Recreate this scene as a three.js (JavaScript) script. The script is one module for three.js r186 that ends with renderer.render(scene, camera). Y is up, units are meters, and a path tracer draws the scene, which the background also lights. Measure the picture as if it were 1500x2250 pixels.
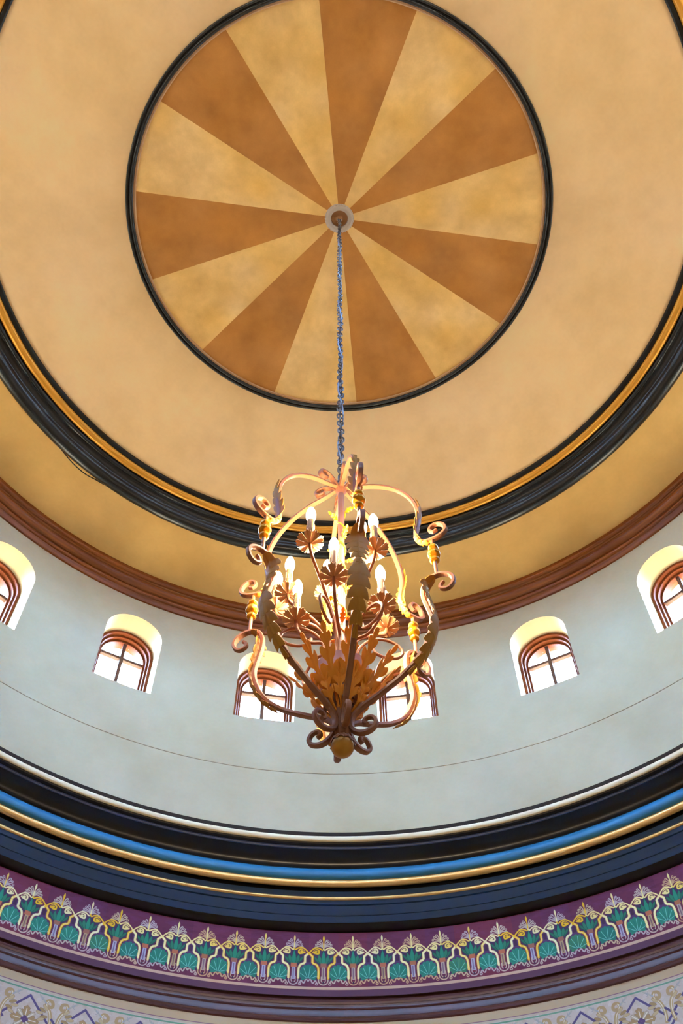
import * as THREE from 'three';
import { mergeGeometries, toCreasedNormals, mergeVertices } from 'three/addons/utils/BufferGeometryUtils.js';
import { RectAreaLightUniformsLib } from 'three/addons/lights/RectAreaLightUniformsLib.js';

/* ---------- camera, sky, exposure ---------- */
const EYE = 1.6;                                   // camera above the floor
const scene = new THREE.Scene();
const camera = new THREE.PerspectiveCamera(50.615, 1500 / 2250, 0.05, 200);
{
  const pitch = 59.3315 * Math.PI / 180, yaw = 0.0383 * Math.PI / 180, roll = -0.3722 * Math.PI / 180;
  const right = new THREE.Vector3(1, 0, 0), up0 = new THREE.Vector3(0, Math.cos(pitch), Math.sin(pitch));
  const fwd = new THREE.Vector3(0, Math.sin(pitch), -Math.cos(pitch));
  const up = up0.clone().multiplyScalar(Math.cos(roll)).addScaledVector(right, -Math.sin(roll));
  const Y = new THREE.Vector3(0, 1, 0);
  fwd.applyAxisAngle(Y, -yaw); up.applyAxisAngle(Y, -yaw);
  camera.position.set(0, EYE, 2);
  camera.up.copy(up);
  camera.lookAt(camera.position.clone().add(fwd));
}
const SKY = new THREE.Color().setRGB(0.45, 0.96, 1.78);
scene.background = SKY;
scene.backgroundIntensity = 98;
const BULB_CANDELA = 0.85, BULB_COLOR = new THREE.Color().setRGB(1.0, 0.80, 0.54);

const renderer = new THREE.WebGLRenderer({ antialias: true });
renderer.toneMapping = THREE.LinearToneMapping;
renderer.toneMappingExposure = 1.05;
renderer.shadowMap.enabled = true;
RectAreaLightUniformsLib.init();

/* ---------- helpers ---------- */
const H = (h) => EYE + h;                          // height above the camera -> world y
const D = Math.PI / 180;
let seed = 1234567;
const rnd = () => { seed = (seed * 1664525 + 1013904223) >>> 0; return seed / 4294967296; };
const used = {};
function numbered(n) { used[n] = (used[n] || 0) + 1; return used[n] === 1 ? n : n + '_' + String(used[n] - 1).padStart(3, '0'); }
function obj(name, geo, mat, parent) {
  const m = new THREE.Mesh(geo, mat);
  m.name = numbered(name); m.castShadow = m.receiveShadow = true;
  (parent || scene).add(m);
  return m;
}
function struct(name, geo, mat, label) {
  const m = obj(name, geo, mat); m.userData = { kind: 'structure', label }; return m;
}
function structGroup(name, label) { const g = new THREE.Group(); g.name = numbered(name); g.userData = { kind: 'structure', label }; scene.add(g); return g; }
function thing(name, label, category, pos) {
  const g = new THREE.Group(); g.name = numbered(name); g.userData = { label, category }; g.position.set(...pos); scene.add(g); return g;
}
function geoFrom(pos, idx, uv) {
  const g = new THREE.BufferGeometry();
  g.setAttribute('position', new THREE.Float32BufferAttribute(pos, 3));
  if (uv) g.setAttribute('uv', new THREE.Float32BufferAttribute(uv, 2));
  g.setIndex(idx); g.computeVertexNormals();
  return g;
}
// ring of revolution from a closed profile of [r, y] (metres, y above the camera); uv in metres
function lathe(profile, { n = 240, closed = true, crease = 0.5, vOf = null, uRef = null } = {}) {
  const p = closed ? [...profile, profile[0]] : profile;
  const pos = [], uv = [], idx = []; let len = 0;
  const lens = p.map((q, i) => (len += i ? Math.hypot(q[0] - p[i - 1][0], q[1] - p[i - 1][1]) : 0));
  for (let j = 0; j <= n; j++) {
    const a = j / n * 2 * Math.PI;
    p.forEach((q, i) => {
      pos.push(q[0] * Math.sin(a), H(q[1]), -q[0] * Math.cos(a));
      uv.push(uRef ? j / n * uRef : a * q[0], vOf ? vOf[i] : lens[i]);
    });
  }
  const m = p.length;
  for (let j = 0; j < n; j++) for (let i = 0; i < m - 1; i++) {
    const a = j * m + i, b = a + 1, c = a + m, d = c + 1;
    idx.push(a, c, b, b, c, d);
  }
  return toCreasedNormals(geoFrom(pos, idx, uv), crease);
}
function arc(cx, cy, r, a0, a1, n = 8) {
  const out = []; for (let i = 0; i <= n; i++) { const a = (a0 + (a1 - a0) * i / n) * D; out.push([cx + r * Math.cos(a), cy + r * Math.sin(a)]); } return out;
}
// ring position for a spot seen at picture ratio q = (r + 2) / h on the far side of the dome
const atRatio = (q, h) => [q * h - 2, h];
// chamfered bar swept along a curve in the (r, h) plane; z is across
function sweep(points, { w = 0.007, t = 0.006, n = 90, taper = null, closedEnds = true, sec = null } = {}) {
  const c = new THREE.CatmullRomCurve3(points.map((p) => new THREE.Vector3(p[0], p[1], p[2] || 0)), false, 'centripetal');
  const S = sec || [[-1, -0.6], [-0.6, -1], [0.6, -1], [1, -0.6], [1, 0.6], [0.6, 1], [-0.6, 1], [-1, 0.6]];
  const pos = [], idx = [], k = S.length;
  for (let i = 0; i <= n; i++) {
    const u = i / n, p = c.getPointAt(u), T = c.getTangentAt(u), s = taper ? taper(u) : 1;
    const N = new THREE.Vector3(-T.y, T.x, 0).normalize();
    for (const [a, b] of S) pos.push(p.x + N.x * b * t * s, p.y + N.y * b * t * s, p.z + a * w * s);
  }
  for (let i = 0; i < n; i++) for (let j = 0; j < k; j++) {
    const a = i * k + j, b = i * k + (j + 1) % k, d = a + k, e = b + k;
    idx.push(a, b, d, b, e, d);
  }
  for (const [base, f] of [[0, 1], [n * k, -1]]) for (let j = 1; j < k - 1; j++) f > 0 ? idx.push(base, base + j + 1, base + j) : idx.push(base, base + j, base + j + 1);
  return toCreasedNormals(geoFrom(pos, idx), 0.75);
}
function tube3(points, r, n = 60, k = 8) {
  const c = new THREE.CatmullRomCurve3(points.map((p) => new THREE.Vector3(...p)), false, 'centripetal');
  return new THREE.TubeGeometry(c, n, r, k, false);
}
// sheet-metal leaf with a lobed edge, following a spine in the (r, h) plane
function leaf(points, { w = 0.025, lobes = 7, curl = 0.35, slant = 0.5, kind = 'acanthus', side = 1, lift = 0.002, rows = 70, cols = 10, thick = 0.0012, bulge = 0 } = {}) {
  const c = new THREE.CatmullRomCurve3(points.map((p) => new THREE.Vector3(p[0], p[1], 0)), false, 'centripetal');
  const pos = [], idx = [], L = c.getLength();
  const env = (t) => kind === 'oak' ? 0.14 + 0.86 * THREE.MathUtils.smoothstep(t, 0.05, 0.5) * (1 - 0.6 * THREE.MathUtils.smoothstep(t, 0.5, 1)) : Math.min(1, 0.35 + t * 2.2) * Math.pow(1 - Math.pow(t, 2.2), 0.8);
  const lobe = (t) => {
    const f = (t * lobes) % 1;
    if (kind === 'oak') return 0.34 * (1 - Math.pow(t, 6)) + (0.66 + 0.34 * Math.pow(t, 6)) * Math.pow(Math.abs(Math.sin(Math.PI * f)), 0.6);
    return 0.38 + 0.62 * (f < 0.72 ? Math.sin(f / 0.72 * Math.PI / 2) : Math.cos((f - 0.72) / 0.28 * Math.PI / 2));
  };
  for (let f = 0; f < 2; f++) for (let i = 0; i <= rows; i++) {
    const t = i / rows, p = c.getPointAt(t), T = c.getTangentAt(t);
    const N = new THREE.Vector3(-T.y, T.x, 0).multiplyScalar(side), ww = w * env(t) * lobe(t) + 0.0008;
    for (let j = 0; j <= cols; j++) {
      const u = j / cols * 2 - 1, au = Math.abs(u);
      const along = slant * au * ww * (1 - t * 0.6) - bulge * Math.sin(2 * Math.PI * ((t * lobes) % 1)) * au * au * Math.min(1, env(t) * 1.2), bend = lift - curl * au * au * w * env(t) + 0.05 * w * Math.cos(t * lobes * 2 * Math.PI + au * 3) * au + 0.08 * w * (1 - Math.min(1, au * 5)) + (f ? -thick : 0);
      pos.push(p.x + T.x * along + N.x * bend, p.y + T.y * along + N.y * bend, u * ww);
    }
  }
  const m = cols + 1, half = (rows + 1) * m;
  for (let i = 0; i < rows; i++) for (let j = 0; j < cols; j++) {
    const a = i * m + j, b = a + 1, d = a + m, e = d + 1;
    idx.push(a, b, d, b, e, d);
    idx.push(half + a, half + d, half + b, half + b, half + d, half + e);
  }
  for (let i = 0; i < rows; i++) for (const j of [0, cols]) { const a = i * m + j, d = a + m; idx.push(a, d, half + a, d, half + d, half + a); }
  return geoFrom(pos, idx);
}
// leaf cut to a drawn half-outline: rows of [s along the spine 0..1, u half-width 0..1]
function cutLeaf(points, outline, { w = 0.03, side = 1, lift = 0, curl = 0.1, cols = 6, thick = 0.0012, rib = 0.1, fine = 3 } = {}) {
  const c = new THREE.CatmullRomCurve3(points.map((p) => new THREE.Vector3(p[0], p[1], 0)), false, 'centripetal');
  const oc = new THREE.CatmullRomCurve3(outline.map((p) => new THREE.Vector3(p[0], p[1], 0)), false, 'catmullrom', 0.4);
  const rows = (outline.length - 1) * fine, O = oc.getPoints(rows), pos = [], idx = [];
  const s0 = []; let m0 = 0; O.forEach((o, i) => { m0 = Math.max(m0, Math.min(1, o.x)); s0.push(0.6 * m0 + 0.4 * i / rows); });
  const m = 2 * cols + 1, half = (rows + 1) * m;
  for (let f = 0; f < 2; f++) for (let i = 0; i <= rows; i++) for (let j = -cols; j <= cols; j++) {
    const au = Math.abs(j) / cols, q = Math.max(0, Math.min(1, s0[i] + (O[i].x - s0[i]) * au)), p = c.getPointAt(q), T = c.getTangentAt(q);
    const u = Math.max(0, O[i].y) * w * au, N = [-T.y * side, T.x * side];
    const bend = lift - curl * u * u / w + rib * w * (Math.max(0, 1 - au * 5) * 0.5 + 0.35 * Math.sin(i / fine * 2.2) * au * (1 - au)) + (f ? -thick : 0);
    pos.push(p.x + N[0] * bend, p.y + N[1] * bend, Math.sign(j) * u);
  }
  for (let i = 0; i < rows; i++) for (let j = 0; j < m - 1; j++) {
    const a = i * m + j, b = a + 1, d = a + m, e = d + 1;
    idx.push(a, b, d, b, e, d, half + a, half + d, half + b, half + b, half + d, half + e);
    if (j === 0) idx.push(a, d, half + a, d, half + d, half + a);
    if (j === m - 2) idx.push(b, half + b, e, e, half + b, half + e);
  }
  return geoFrom(pos, idx);
}
const OAK = [[0, 0.13], [0.14, 0.13], [0.27, 0.2], [0.33, 0.5], [0.38, 0.84], [0.45, 1], [0.51, 0.94], [0.53, 0.7], [0.505, 0.42], [0.50, 0.27], [0.55, 0.36], [0.59, 0.62], [0.645, 0.8], [0.705, 0.78], [0.725, 0.6], [0.70, 0.36], [0.695, 0.22], [0.745, 0.3], [0.79, 0.5], [0.845, 0.57], [0.88, 0.44], [0.865, 0.25], [0.86, 0.16], [0.9, 0.24], [0.945, 0.3], [0.985, 0.2], [1, 0]];
function acanthus(n, wide = 0.22) {
  const o = [[0, 0.25]];
  for (let k = 0; k < n; k++) {
    const a = k / n, e = Math.min(1, 0.55 + a * 2.6) * Math.pow(1 - Math.pow((a + 0.5 / n), 2.4), 0.8), d = 1 / n;
    o.push([a + 0.04 * d, 0.5 * e], [a + 0.3 * d, 0.8 * e], [Math.min(1, a + 0.75 * d), 0.98 * e], [Math.min(1, a + 1.12 * d), e], [Math.min(1, a + 1.12 * d), 0.8 * e], [Math.min(1, a + 1.0 * d), 0.52 * e]);
  }
  o.push([1, 0]); return o;
}
const turned = (g, az) => { g = g.clone(); g.rotateY((az - 90) * D); return g; };

/* ---------- procedural textures ---------- */
function noise2(nx, ny, seed0) {                    // tileable value noise
  let s = seed0; const r = () => { s = (s * 1664525 + 1013904223) >>> 0; return s / 4294967296; };
  const a = Array.from({ length: nx * ny }, r);
  return (u, v) => {
    const x = u * nx, y = v * ny, x0 = Math.floor(x), y0 = Math.floor(y), fx = x - x0, fy = y - y0;
    const sx = fx * fx * (3 - 2 * fx), sy = fy * fy * (3 - 2 * fy), g = (i, j) => a[((j % ny + ny) % ny) * nx + (i % nx + nx) % nx];
    return (g(x0, y0) * (1 - sx) + g(x0 + 1, y0) * sx) * (1 - sy) + (g(x0, y0 + 1) * (1 - sx) + g(x0 + 1, y0 + 1) * sx) * sy;
  };
}
function dataTex(size, f, srgb = true) {
  const d = new Uint8Array(size * size * 4);
  for (let y = 0; y < size; y++) for (let x = 0; x < size; x++) {
    const c = f(x / size, y / size), i = (y * size + x) * 4;
    d[i] = Math.max(0, Math.min(255, c[0])); d[i + 1] = Math.max(0, Math.min(255, c[1])); d[i + 2] = Math.max(0, Math.min(255, c[2])); d[i + 3] = 255;
  }
  const t = new THREE.DataTexture(d, size, size);
  t.magFilter = t.minFilter = THREE.LinearFilter; t.wrapS = t.wrapT = THREE.RepeatWrapping;
  if (srgb) t.colorSpace = THREE.SRGBColorSpace;
  t.needsUpdate = true; return t;
}
function plasterTex(rgb, amount, sd, warm = 0.4, stretch = 1) {
  const a = noise2(5 * stretch, 5, sd), b = noise2(13 * stretch, 11, sd + 7), c = noise2(41, 37, sd + 13), e = noise2(170, 170, sd + 21), h = noise2(7, 7, sd + 31);
  return dataTex(512, (u, v) => {
    const n = (a(u, v) - 0.5) * 0.9 + (b(u, v) - 0.5) * 0.65 + (c(u, v) - 0.5) * 0.3 + (e(u, v) - 0.5) * 0.15, w = (h(u, v) - 0.5) * warm;
    return [rgb[0] * (1 + amount * n * 0.8), rgb[1] * (1 + amount * (n - w * 0.3)), rgb[2] * (1 + amount * (n * 1.3 - w * 1.6))];
  });
}
const std = (o) => new THREE.MeshPhysicalMaterial({ side: THREE.DoubleSide, ...o });
function plaster(rgb, amount, sd, size, more = {}) {
  const t = plasterTex(rgb, amount, sd, more.warm, more.stretch); t.repeat.set(1 / size, 1 / size);
  return std({ map: t, roughness: 0.82, specularIntensity: 0.3 });
}
const M = {
  ceiling: plaster([252, 213, 164], 0.11, 11, 3.1),
  wall: plaster([197, 180, 147], 0.10, 23, 3.4),
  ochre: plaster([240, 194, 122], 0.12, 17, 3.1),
  lowWall: plaster([236, 226, 206], 0.08, 29, 3.4),
  light: plaster([232, 186, 118], 0.17, 37, 1.3, { warm: 1.0 }),
  dark: plaster([180, 118, 58], 0.17, 53, 1.3, { warm: 0.8 }),
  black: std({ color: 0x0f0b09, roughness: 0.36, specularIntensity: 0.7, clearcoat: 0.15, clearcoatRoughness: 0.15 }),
  gold: std({ color: 0xd4902c, roughness: 0.4, metalness: 0.5 }),
  blueSheen: std({ color: 0x4a5a8a, roughness: 0.35, clearcoat: 0.3 }),
  navy: std({ color: 0x2a4a74, roughness: 0.4, clearcoat: 0.3, clearcoatRoughness: 0.25 }),
  blue: std({ color: 0x2b78a0, roughness: 0.5 }),
  gilt: std({ color: 0xe8c07c, roughness: 0.42, metalness: 0.7 }),
  cream: std({ color: 0xe9dcb8, roughness: 0.5 }),
  wood: null, maroon: null,
  column: std({ color: 0x6e442c, roughness: 0.55 }),
  iron: std({ color: 0x885434, roughness: 0.55, specularIntensity: 0.6 }),
  leafMetal: std({ color: 0xa46c1c, roughness: 0.6, specularIntensity: 0.4 }),
  goldLeaf: std({ color: 0xd07f0c, roughness: 0.45, metalness: 0.4 }),
  petal: std({ color: 0xb08355, roughness: 0.5, metalness: 0.35 }),
  bead: std({ color: 0xc47e12, roughness: 0.3, metalness: 0.8 }),
  bowl: std({ color: 0x8a7a80, roughness: 0.45, metalness: 0.3 }),
  sleeve: std({ color: 0x80602f, roughness: 0.6 }),
  steel: std({ color: 0x5a5250, roughness: 0.4, metalness: 0.6 }),
  cord: std({ color: 0x75757e, roughness: 0.7 }),
  bulb: new THREE.MeshStandardMaterial({ color: 0xffffff, emissive: new THREE.Color().setRGB(1, 0.9, 0.72), emissiveIntensity: 5, roughness: 0.3 }),
  glass: new THREE.MeshPhysicalMaterial({ color: 0xffffff, roughness: 0.02, transmission: 1, thickness: 0, ior: 1.5, specularIntensity: 0.5 }),
};
function woodTex(rgb, sd) {
  const a = noise2(3, 40, sd), b = noise2(9, 150, sd + 5), c = noise2(6, 7, sd + 9);
  return dataTex(512, (u, v) => { const n = (a(u, v) - 0.5) * 0.34 + (b(u, v) - 0.5) * 0.22 + (c(u, v) - 0.5) * 0.3; return rgb.map((x, i) => x * (1 + n * (0.6 + 0.2 * i))); });
}
{
  const t = woodTex([122, 58, 14], 71); t.repeat.set(0.6, 2.2);
  M.wood = std({ map: t, roughness: 0.45, specularIntensity: 0.5, clearcoat: 0.08, clearcoatRoughness: 0.2 });
  const t2 = woodTex([76, 36, 34], 91); t2.repeat.set(0.6, 2.2);
  M.maroon = std({ map: t2, roughness: 0.45, clearcoat: 0.12, clearcoatRoughness: 0.25 });
}

/* ---------- ceiling ---------- */
const CEIL = 7.24, OUT = 7.20, RD = 3.38;
let ceilingBand;
const ceiling = struct('ceiling', (() => {
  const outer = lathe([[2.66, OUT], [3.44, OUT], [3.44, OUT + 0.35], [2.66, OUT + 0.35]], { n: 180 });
  const inner = lathe([[0.001, CEIL + 0.012], [1.36, CEIL + 0.012], [1.37, CEIL], [2.70, CEIL], [2.70, OUT + 0.35], [0.001, OUT + 0.35]], { n: 180 });
  const flat = (g) => { const p = g.attributes.position, uv = g.attributes.uv; for (let i = 0; i < p.count; i++) uv.setXY(i, p.getX(i), p.getZ(i)); return g; };
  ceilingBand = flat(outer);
  return flat(inner);
})(), M.ceiling, 'tan plastered circular ceiling over the drum');
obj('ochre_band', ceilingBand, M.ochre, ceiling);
// painted sunburst: fourteen wedges
for (let k = 0; k < 14; k++) {
  const a0 = -0.5355 + k * Math.PI / 7, n = 14, r0 = 0.06, r1 = 1.352;
  const pos = [], uv = [], idx = [];
  const y0 = H(CEIL - 0.022), y1 = H(CEIL + 0.014);
  const push = (r, a, y) => { pos.push(r * Math.sin(a), y, r * Math.cos(a)); const q = a - a0 - Math.PI / 14; uv.push(r * Math.sin(q) + k * 0.37, r * Math.cos(q)); };
  for (let i = 0; i <= n; i++) for (let j = 0; j <= 4; j++) push(r0 + (r1 - r0) * j / 4, a0 + i / n * Math.PI / 7, y0);
  for (let i = 0; i < n; i++) for (let j = 0; j < 4; j++) { const a = i * 5 + j; idx.push(a, a + 1, a + 5, a + 1, a + 6, a + 5); }
  const top = pos.length / 3;
  for (let i = 0; i <= n; i++) { push(r0, a0 + i / n * Math.PI / 7, y1); push(r1, a0 + i / n * Math.PI / 7, y1); }
  for (let i = 0; i < n; i++) { const a = top + i * 2; idx.push(a, a + 2, a + 1, a + 1, a + 2, a + 3); }
  obj('painted_wedge', toCreasedNormals(geoFrom(pos, idx, uv), 0.5), k % 2 ? M.dark : M.light, ceiling);
}

/* ---------- ring mouldings of the ceiling ---------- */
{
  const g = structGroup('trim_1', 'narrow black ring moulding round the painted sunburst');
  const y = CEIL;
  obj('black_moulding', lathe([[1.368, y], [1.368, y - 0.028], ...arc(1.381, y - 0.028, 0.012, 180, 360, 6), [1.393, y - 0.024], [1.397, y - 0.024], ...arc(1.409, y - 0.022, 0.012, 180, 360, 6), [1.421, y]], { crease: 0.9 }), M.black, g);
  obj('pale_fillet', lathe([[1.35, y + 0.01], [1.35, y - 0.026], [1.356, y - 0.03], [1.368, y - 0.028], [1.368, y + 0.01]]), std({ color: 0xb58a63, roughness: 0.5 }), g);
}
{
  const g = structGroup('trim_2', 'broad glossy black ring moulding with a gold bead on the ceiling');
  obj('black_fillet', lathe([[2.375, CEIL + 0.01], [2.375, CEIL - 0.012], [2.382, CEIL - 0.018], [2.405, CEIL - 0.022], [2.412, CEIL - 0.018], [2.412, CEIL + 0.01]]), M.black, g);
  obj('gold_bead', lathe([[2.412, CEIL + 0.01], ...arc(2.445, CEIL - 0.012, 0.034, 180, 360, 12), [2.479, CEIL + 0.01]], { crease: 0.9 }), M.gold, g);
  obj('black_moulding', lathe([[2.479, CEIL + 0.01], [2.479, CEIL - 0.03], ...arc(2.497, CEIL - 0.034, 0.018, 180, 330, 8),
    [2.53, CEIL - 0.045], [2.555, CEIL - 0.06], ...arc(2.622, CEIL - 0.058, 0.062, 190, 360, 16), [2.69, CEIL - 0.03], [2.69, CEIL + 0.02]], { crease: 0.9 }), M.black, g);
}
{
  // crown moulding where the ceiling meets the drum
  const p = [[3.23, OUT + 0.01], [3.23, OUT - 0.012], ...arc(3.252, OUT - 0.024, 0.022, 170, 300, 6), [3.272, OUT - 0.05], ...arc(3.325, OUT - 0.052, 0.05, 175, 265, 8).map(([a, b]) => [a, b]),
    ...arc(3.338, OUT - 0.118, 0.018, 120, 290, 6), [3.358, OUT - 0.15], [3.366, OUT - 0.172], [3.40, OUT - 0.172], [3.40, OUT + 0.01]];
  struct('trim_3', lathe(p, { crease: 0.7 }), M.wood, 'brown varnished crown moulding between drum wall and ceiling');
}

/* ---------- drum wall with twenty arched openings ---------- */
const WIN_N = 20, SILL = 6.03, SPRING = 6.607, HALF = 0.223, ROUT = 3.71, PANE = 3.665, BASE = 4.68, TOP = OUT + 0.2;
const A_WIN = (i) => -0.01428 + (i - 3.5) * 2 * Math.PI / WIN_N;      // angle from the far side, rightward
{
  const pos = [], uv = [], idx = [];
  const half = Math.PI / WIN_N, phi = Math.asin(HALF / RD);
  const cols = [];
  for (let i = 0; i <= 8; i++) cols.push(-half + (half - phi) * i / 8);
  for (let i = 1; i < 24; i++) cols.push(-phi * Math.cos(Math.PI * i / 24));
  for (let i = 0; i <= 8; i++) cols.push(phi + (half - phi) * i / 8);
  const rows = [[BASE, 0], [5.05, 0], [5.512, 0], [5.5125, 0.005], [5.5205, 0.005], [5.521, 0], [5.8, 0], [SILL, 0]];
  const arch = (x) => SPRING + Math.sqrt(Math.max(0, HALF * HALF - x * x));
  const up = [];
  for (let w = 0; w < WIN_N; w++) {
    const A = A_WIN(w + 1), ca = Math.cos(A), sa = Math.sin(A);
    const put = (x, y, z) => { pos.push(x * ca + z * sa, H(y), x * sa - z * ca); uv.push(A * RD + x, y); return pos.length / 3 - 1; };
    const quad = (a, b, c, d) => idx.push(a, b, c, a, c, d);
    const onWall = (phi_, y, dr) => put((RD + dr) * Math.sin(phi_), y, (RD + dr) * Math.cos(phi_));
    for (let i = 0; i < cols.length - 1; i++) {
      const c0 = cols[i], c1 = cols[i + 1], inside = c0 >= -phi - 1e-9 && c1 <= phi + 1e-9;
      for (let r = 0; r < rows.length - 1; r++) { const [y0, d0] = rows[r], [y1, d1] = rows[r + 1]; quad(onWall(c0, y0, d0), onWall(c1, y0, d0), onWall(c1, y1, d1), onWall(c0, y1, d1)); }
      const x0 = RD * Math.sin(c0), x1 = RD * Math.sin(c1), z0 = RD * Math.cos(c0), z1 = RD * Math.cos(c1);
      if (!inside) {
        quad(onWall(c0, SILL, 0), onWall(c1, SILL, 0), onWall(c1, TOP, 0), onWall(c0, TOP, 0));
      } else {
        quad(onWall(c0, arch(x0), 0), onWall(c1, arch(x1), 0), onWall(c1, TOP, 0), onWall(c0, TOP, 0));
        quad(put(x0, SILL, z0), put(x0, SILL, ROUT), put(x1, SILL, ROUT), put(x1, SILL, z1));            // sill
        quad(put(x0, arch(x0), z0), put(x1, arch(x1), z1), put(x1, arch(x1), ROUT), put(x0, arch(x0), ROUT)); // soffit
        quad(put(x0, arch(x0), ROUT), put(x1, arch(x1), ROUT), put(x1, TOP, ROUT), put(x0, TOP, ROUT));
        quad(put(x0, BASE, ROUT), put(x1, BASE, ROUT), put(x1, SILL, ROUT), put(x0, SILL, ROUT));
      }
    }
    const zi = RD * Math.cos(phi), xo = ROUT * Math.tan(half);
    for (const s of [-1, 1]) {
      quad(put(s * HALF, SILL, zi), put(s * HALF, SPRING, zi), put(s * HALF, SPRING, ROUT), put(s * HALF, SILL, ROUT)); // jamb
      quad(put(s * HALF, BASE, ROUT), put(s * xo, BASE, ROUT), put(s * xo, TOP, ROUT), put(s * HALF, TOP, ROUT));
    }
  }
  let g = geoFrom(pos, idx, uv);
  g = toCreasedNormals(mergeVertices(g, 1e-4), 0.4);
  struct('wall_drum', g, M.wall, 'cream plastered drum wall pierced by arched windows, thin groove below them');
}

/* ---------- windows ---------- */
function archShape(hw, y0, ys) {
  const s = new THREE.Shape();
  s.moveTo(-hw, y0); s.lineTo(hw, y0); s.lineTo(hw, ys); s.absarc(0, ys, hw, 0, Math.PI, false); s.lineTo(-hw, y0);
  return s;
}
function frameRing(inset0, inset1, z0, z1) {
  const s = archShape(HALF - inset0, SILL + inset0, SPRING);
  const hole = archShape(HALF - inset1, SILL + inset1, SPRING); s.holes.push(new THREE.Path(hole.getPoints(24)));
  const g = new THREE.ExtrudeGeometry(s, { depth: z1 - z0 - 0.006, bevelEnabled: true, bevelSize: 0.003, bevelThickness: 0.003, bevelSegments: 2, curveSegments: 24 });
  g.translate(0, 0, z0 + 0.003); return g;
}
const frameGeo = mergeGeometries([frameRing(0.0, 0.018, 3.555, 3.70), frameRing(0.012, 0.034, 3.59, 3.70), frameRing(0.028, 0.05, 3.625, 3.70)]);
function bar(w, h, d) { const s = new THREE.Shape(); s.moveTo(-w / 2, -h / 2); s.lineTo(w / 2, -h / 2); s.lineTo(w / 2, h / 2); s.lineTo(-w / 2, h / 2); const g = new THREE.ExtrudeGeometry(s, { depth: d - 0.006, bevelEnabled: true, bevelSize: 0.003, bevelThickness: 0.003, bevelSegments: 1 }); return g; }
const GH = HALF - 0.045;
const vertGeo = bar(0.022, SPRING + GH - SILL - 0.05, 0.04); vertGeo.translate(0, (SPRING + GH + SILL + 0.05) / 2, 3.635);
const horGeo = bar(GH * 2, 0.022, 0.036); horGeo.translate(0, SPRING, 3.637);
function paneGeo(left, upper) {
  const s = new THREE.Shape(), g = 0.004, e = 0.02;           // edges are let into frame and bars
  if (upper) { const r = HALF - 0.035; s.moveTo(0, SPRING); s.lineTo(r, SPRING); s.absarc(0, SPRING, r, 0, Math.PI / 2, false); s.lineTo(0, SPRING); }
  else { s.moveTo(0, SILL + 0.03); s.lineTo(HALF - 0.035, SILL + 0.03); s.lineTo(HALF - 0.035, SPRING); s.lineTo(0, SPRING); }
  const q = new THREE.ShapeGeometry(s, 16); if (left) { q.scale(-1, 1, 1); const ix = q.index.array; for (let i = 0; i < ix.length; i += 3) { const t = ix[i]; ix[i] = ix[i + 1]; ix[i + 1] = t; } q.computeVertexNormals(); }
  q.translate(0, 0, PANE); return q;
}
const panes = [[0, 0], [1, 0], [0, 1], [1, 1]].map(([l, u]) => paneGeo(l, u));
M.frame = std({ map: M.wood.map, color: 0xe6d6ce, roughness: 0.6, specularIntensity: 0.35 });
M.bar = std({ color: 0x50301e, roughness: 0.6 });
{
  const where = { 1: 'cut by the left edge of the picture', 2: 'fully seen, left of the chandelier', 3: 'behind the left of the chandelier', 4: 'behind the right of the chandelier', 5: 'fully seen, right of the chandelier', 6: 'cut by the right edge of the picture' };
  for (let i = 1; i <= WIN_N; i++) {
    const g = structGroup('window_' + i, 'small arched brown four-pane window in the drum, ' + (where[i] || 'outside the picture'));
    g.position.set(0, EYE, 0);
    // local x rightward, z outward
    const A = A_WIN(i);
    g.rotation.y = Math.PI - A; g.scale.set(1, 1, 1);
    obj('window_frame', frameGeo, M.frame, g);
    obj('mullion', vertGeo, M.bar, g);
    obj('glazing_bar', horGeo, M.bar, g);
    for (const p of panes) { const m = obj('pane', p, M.glass, g); m.castShadow = false; }
  }
}

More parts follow.
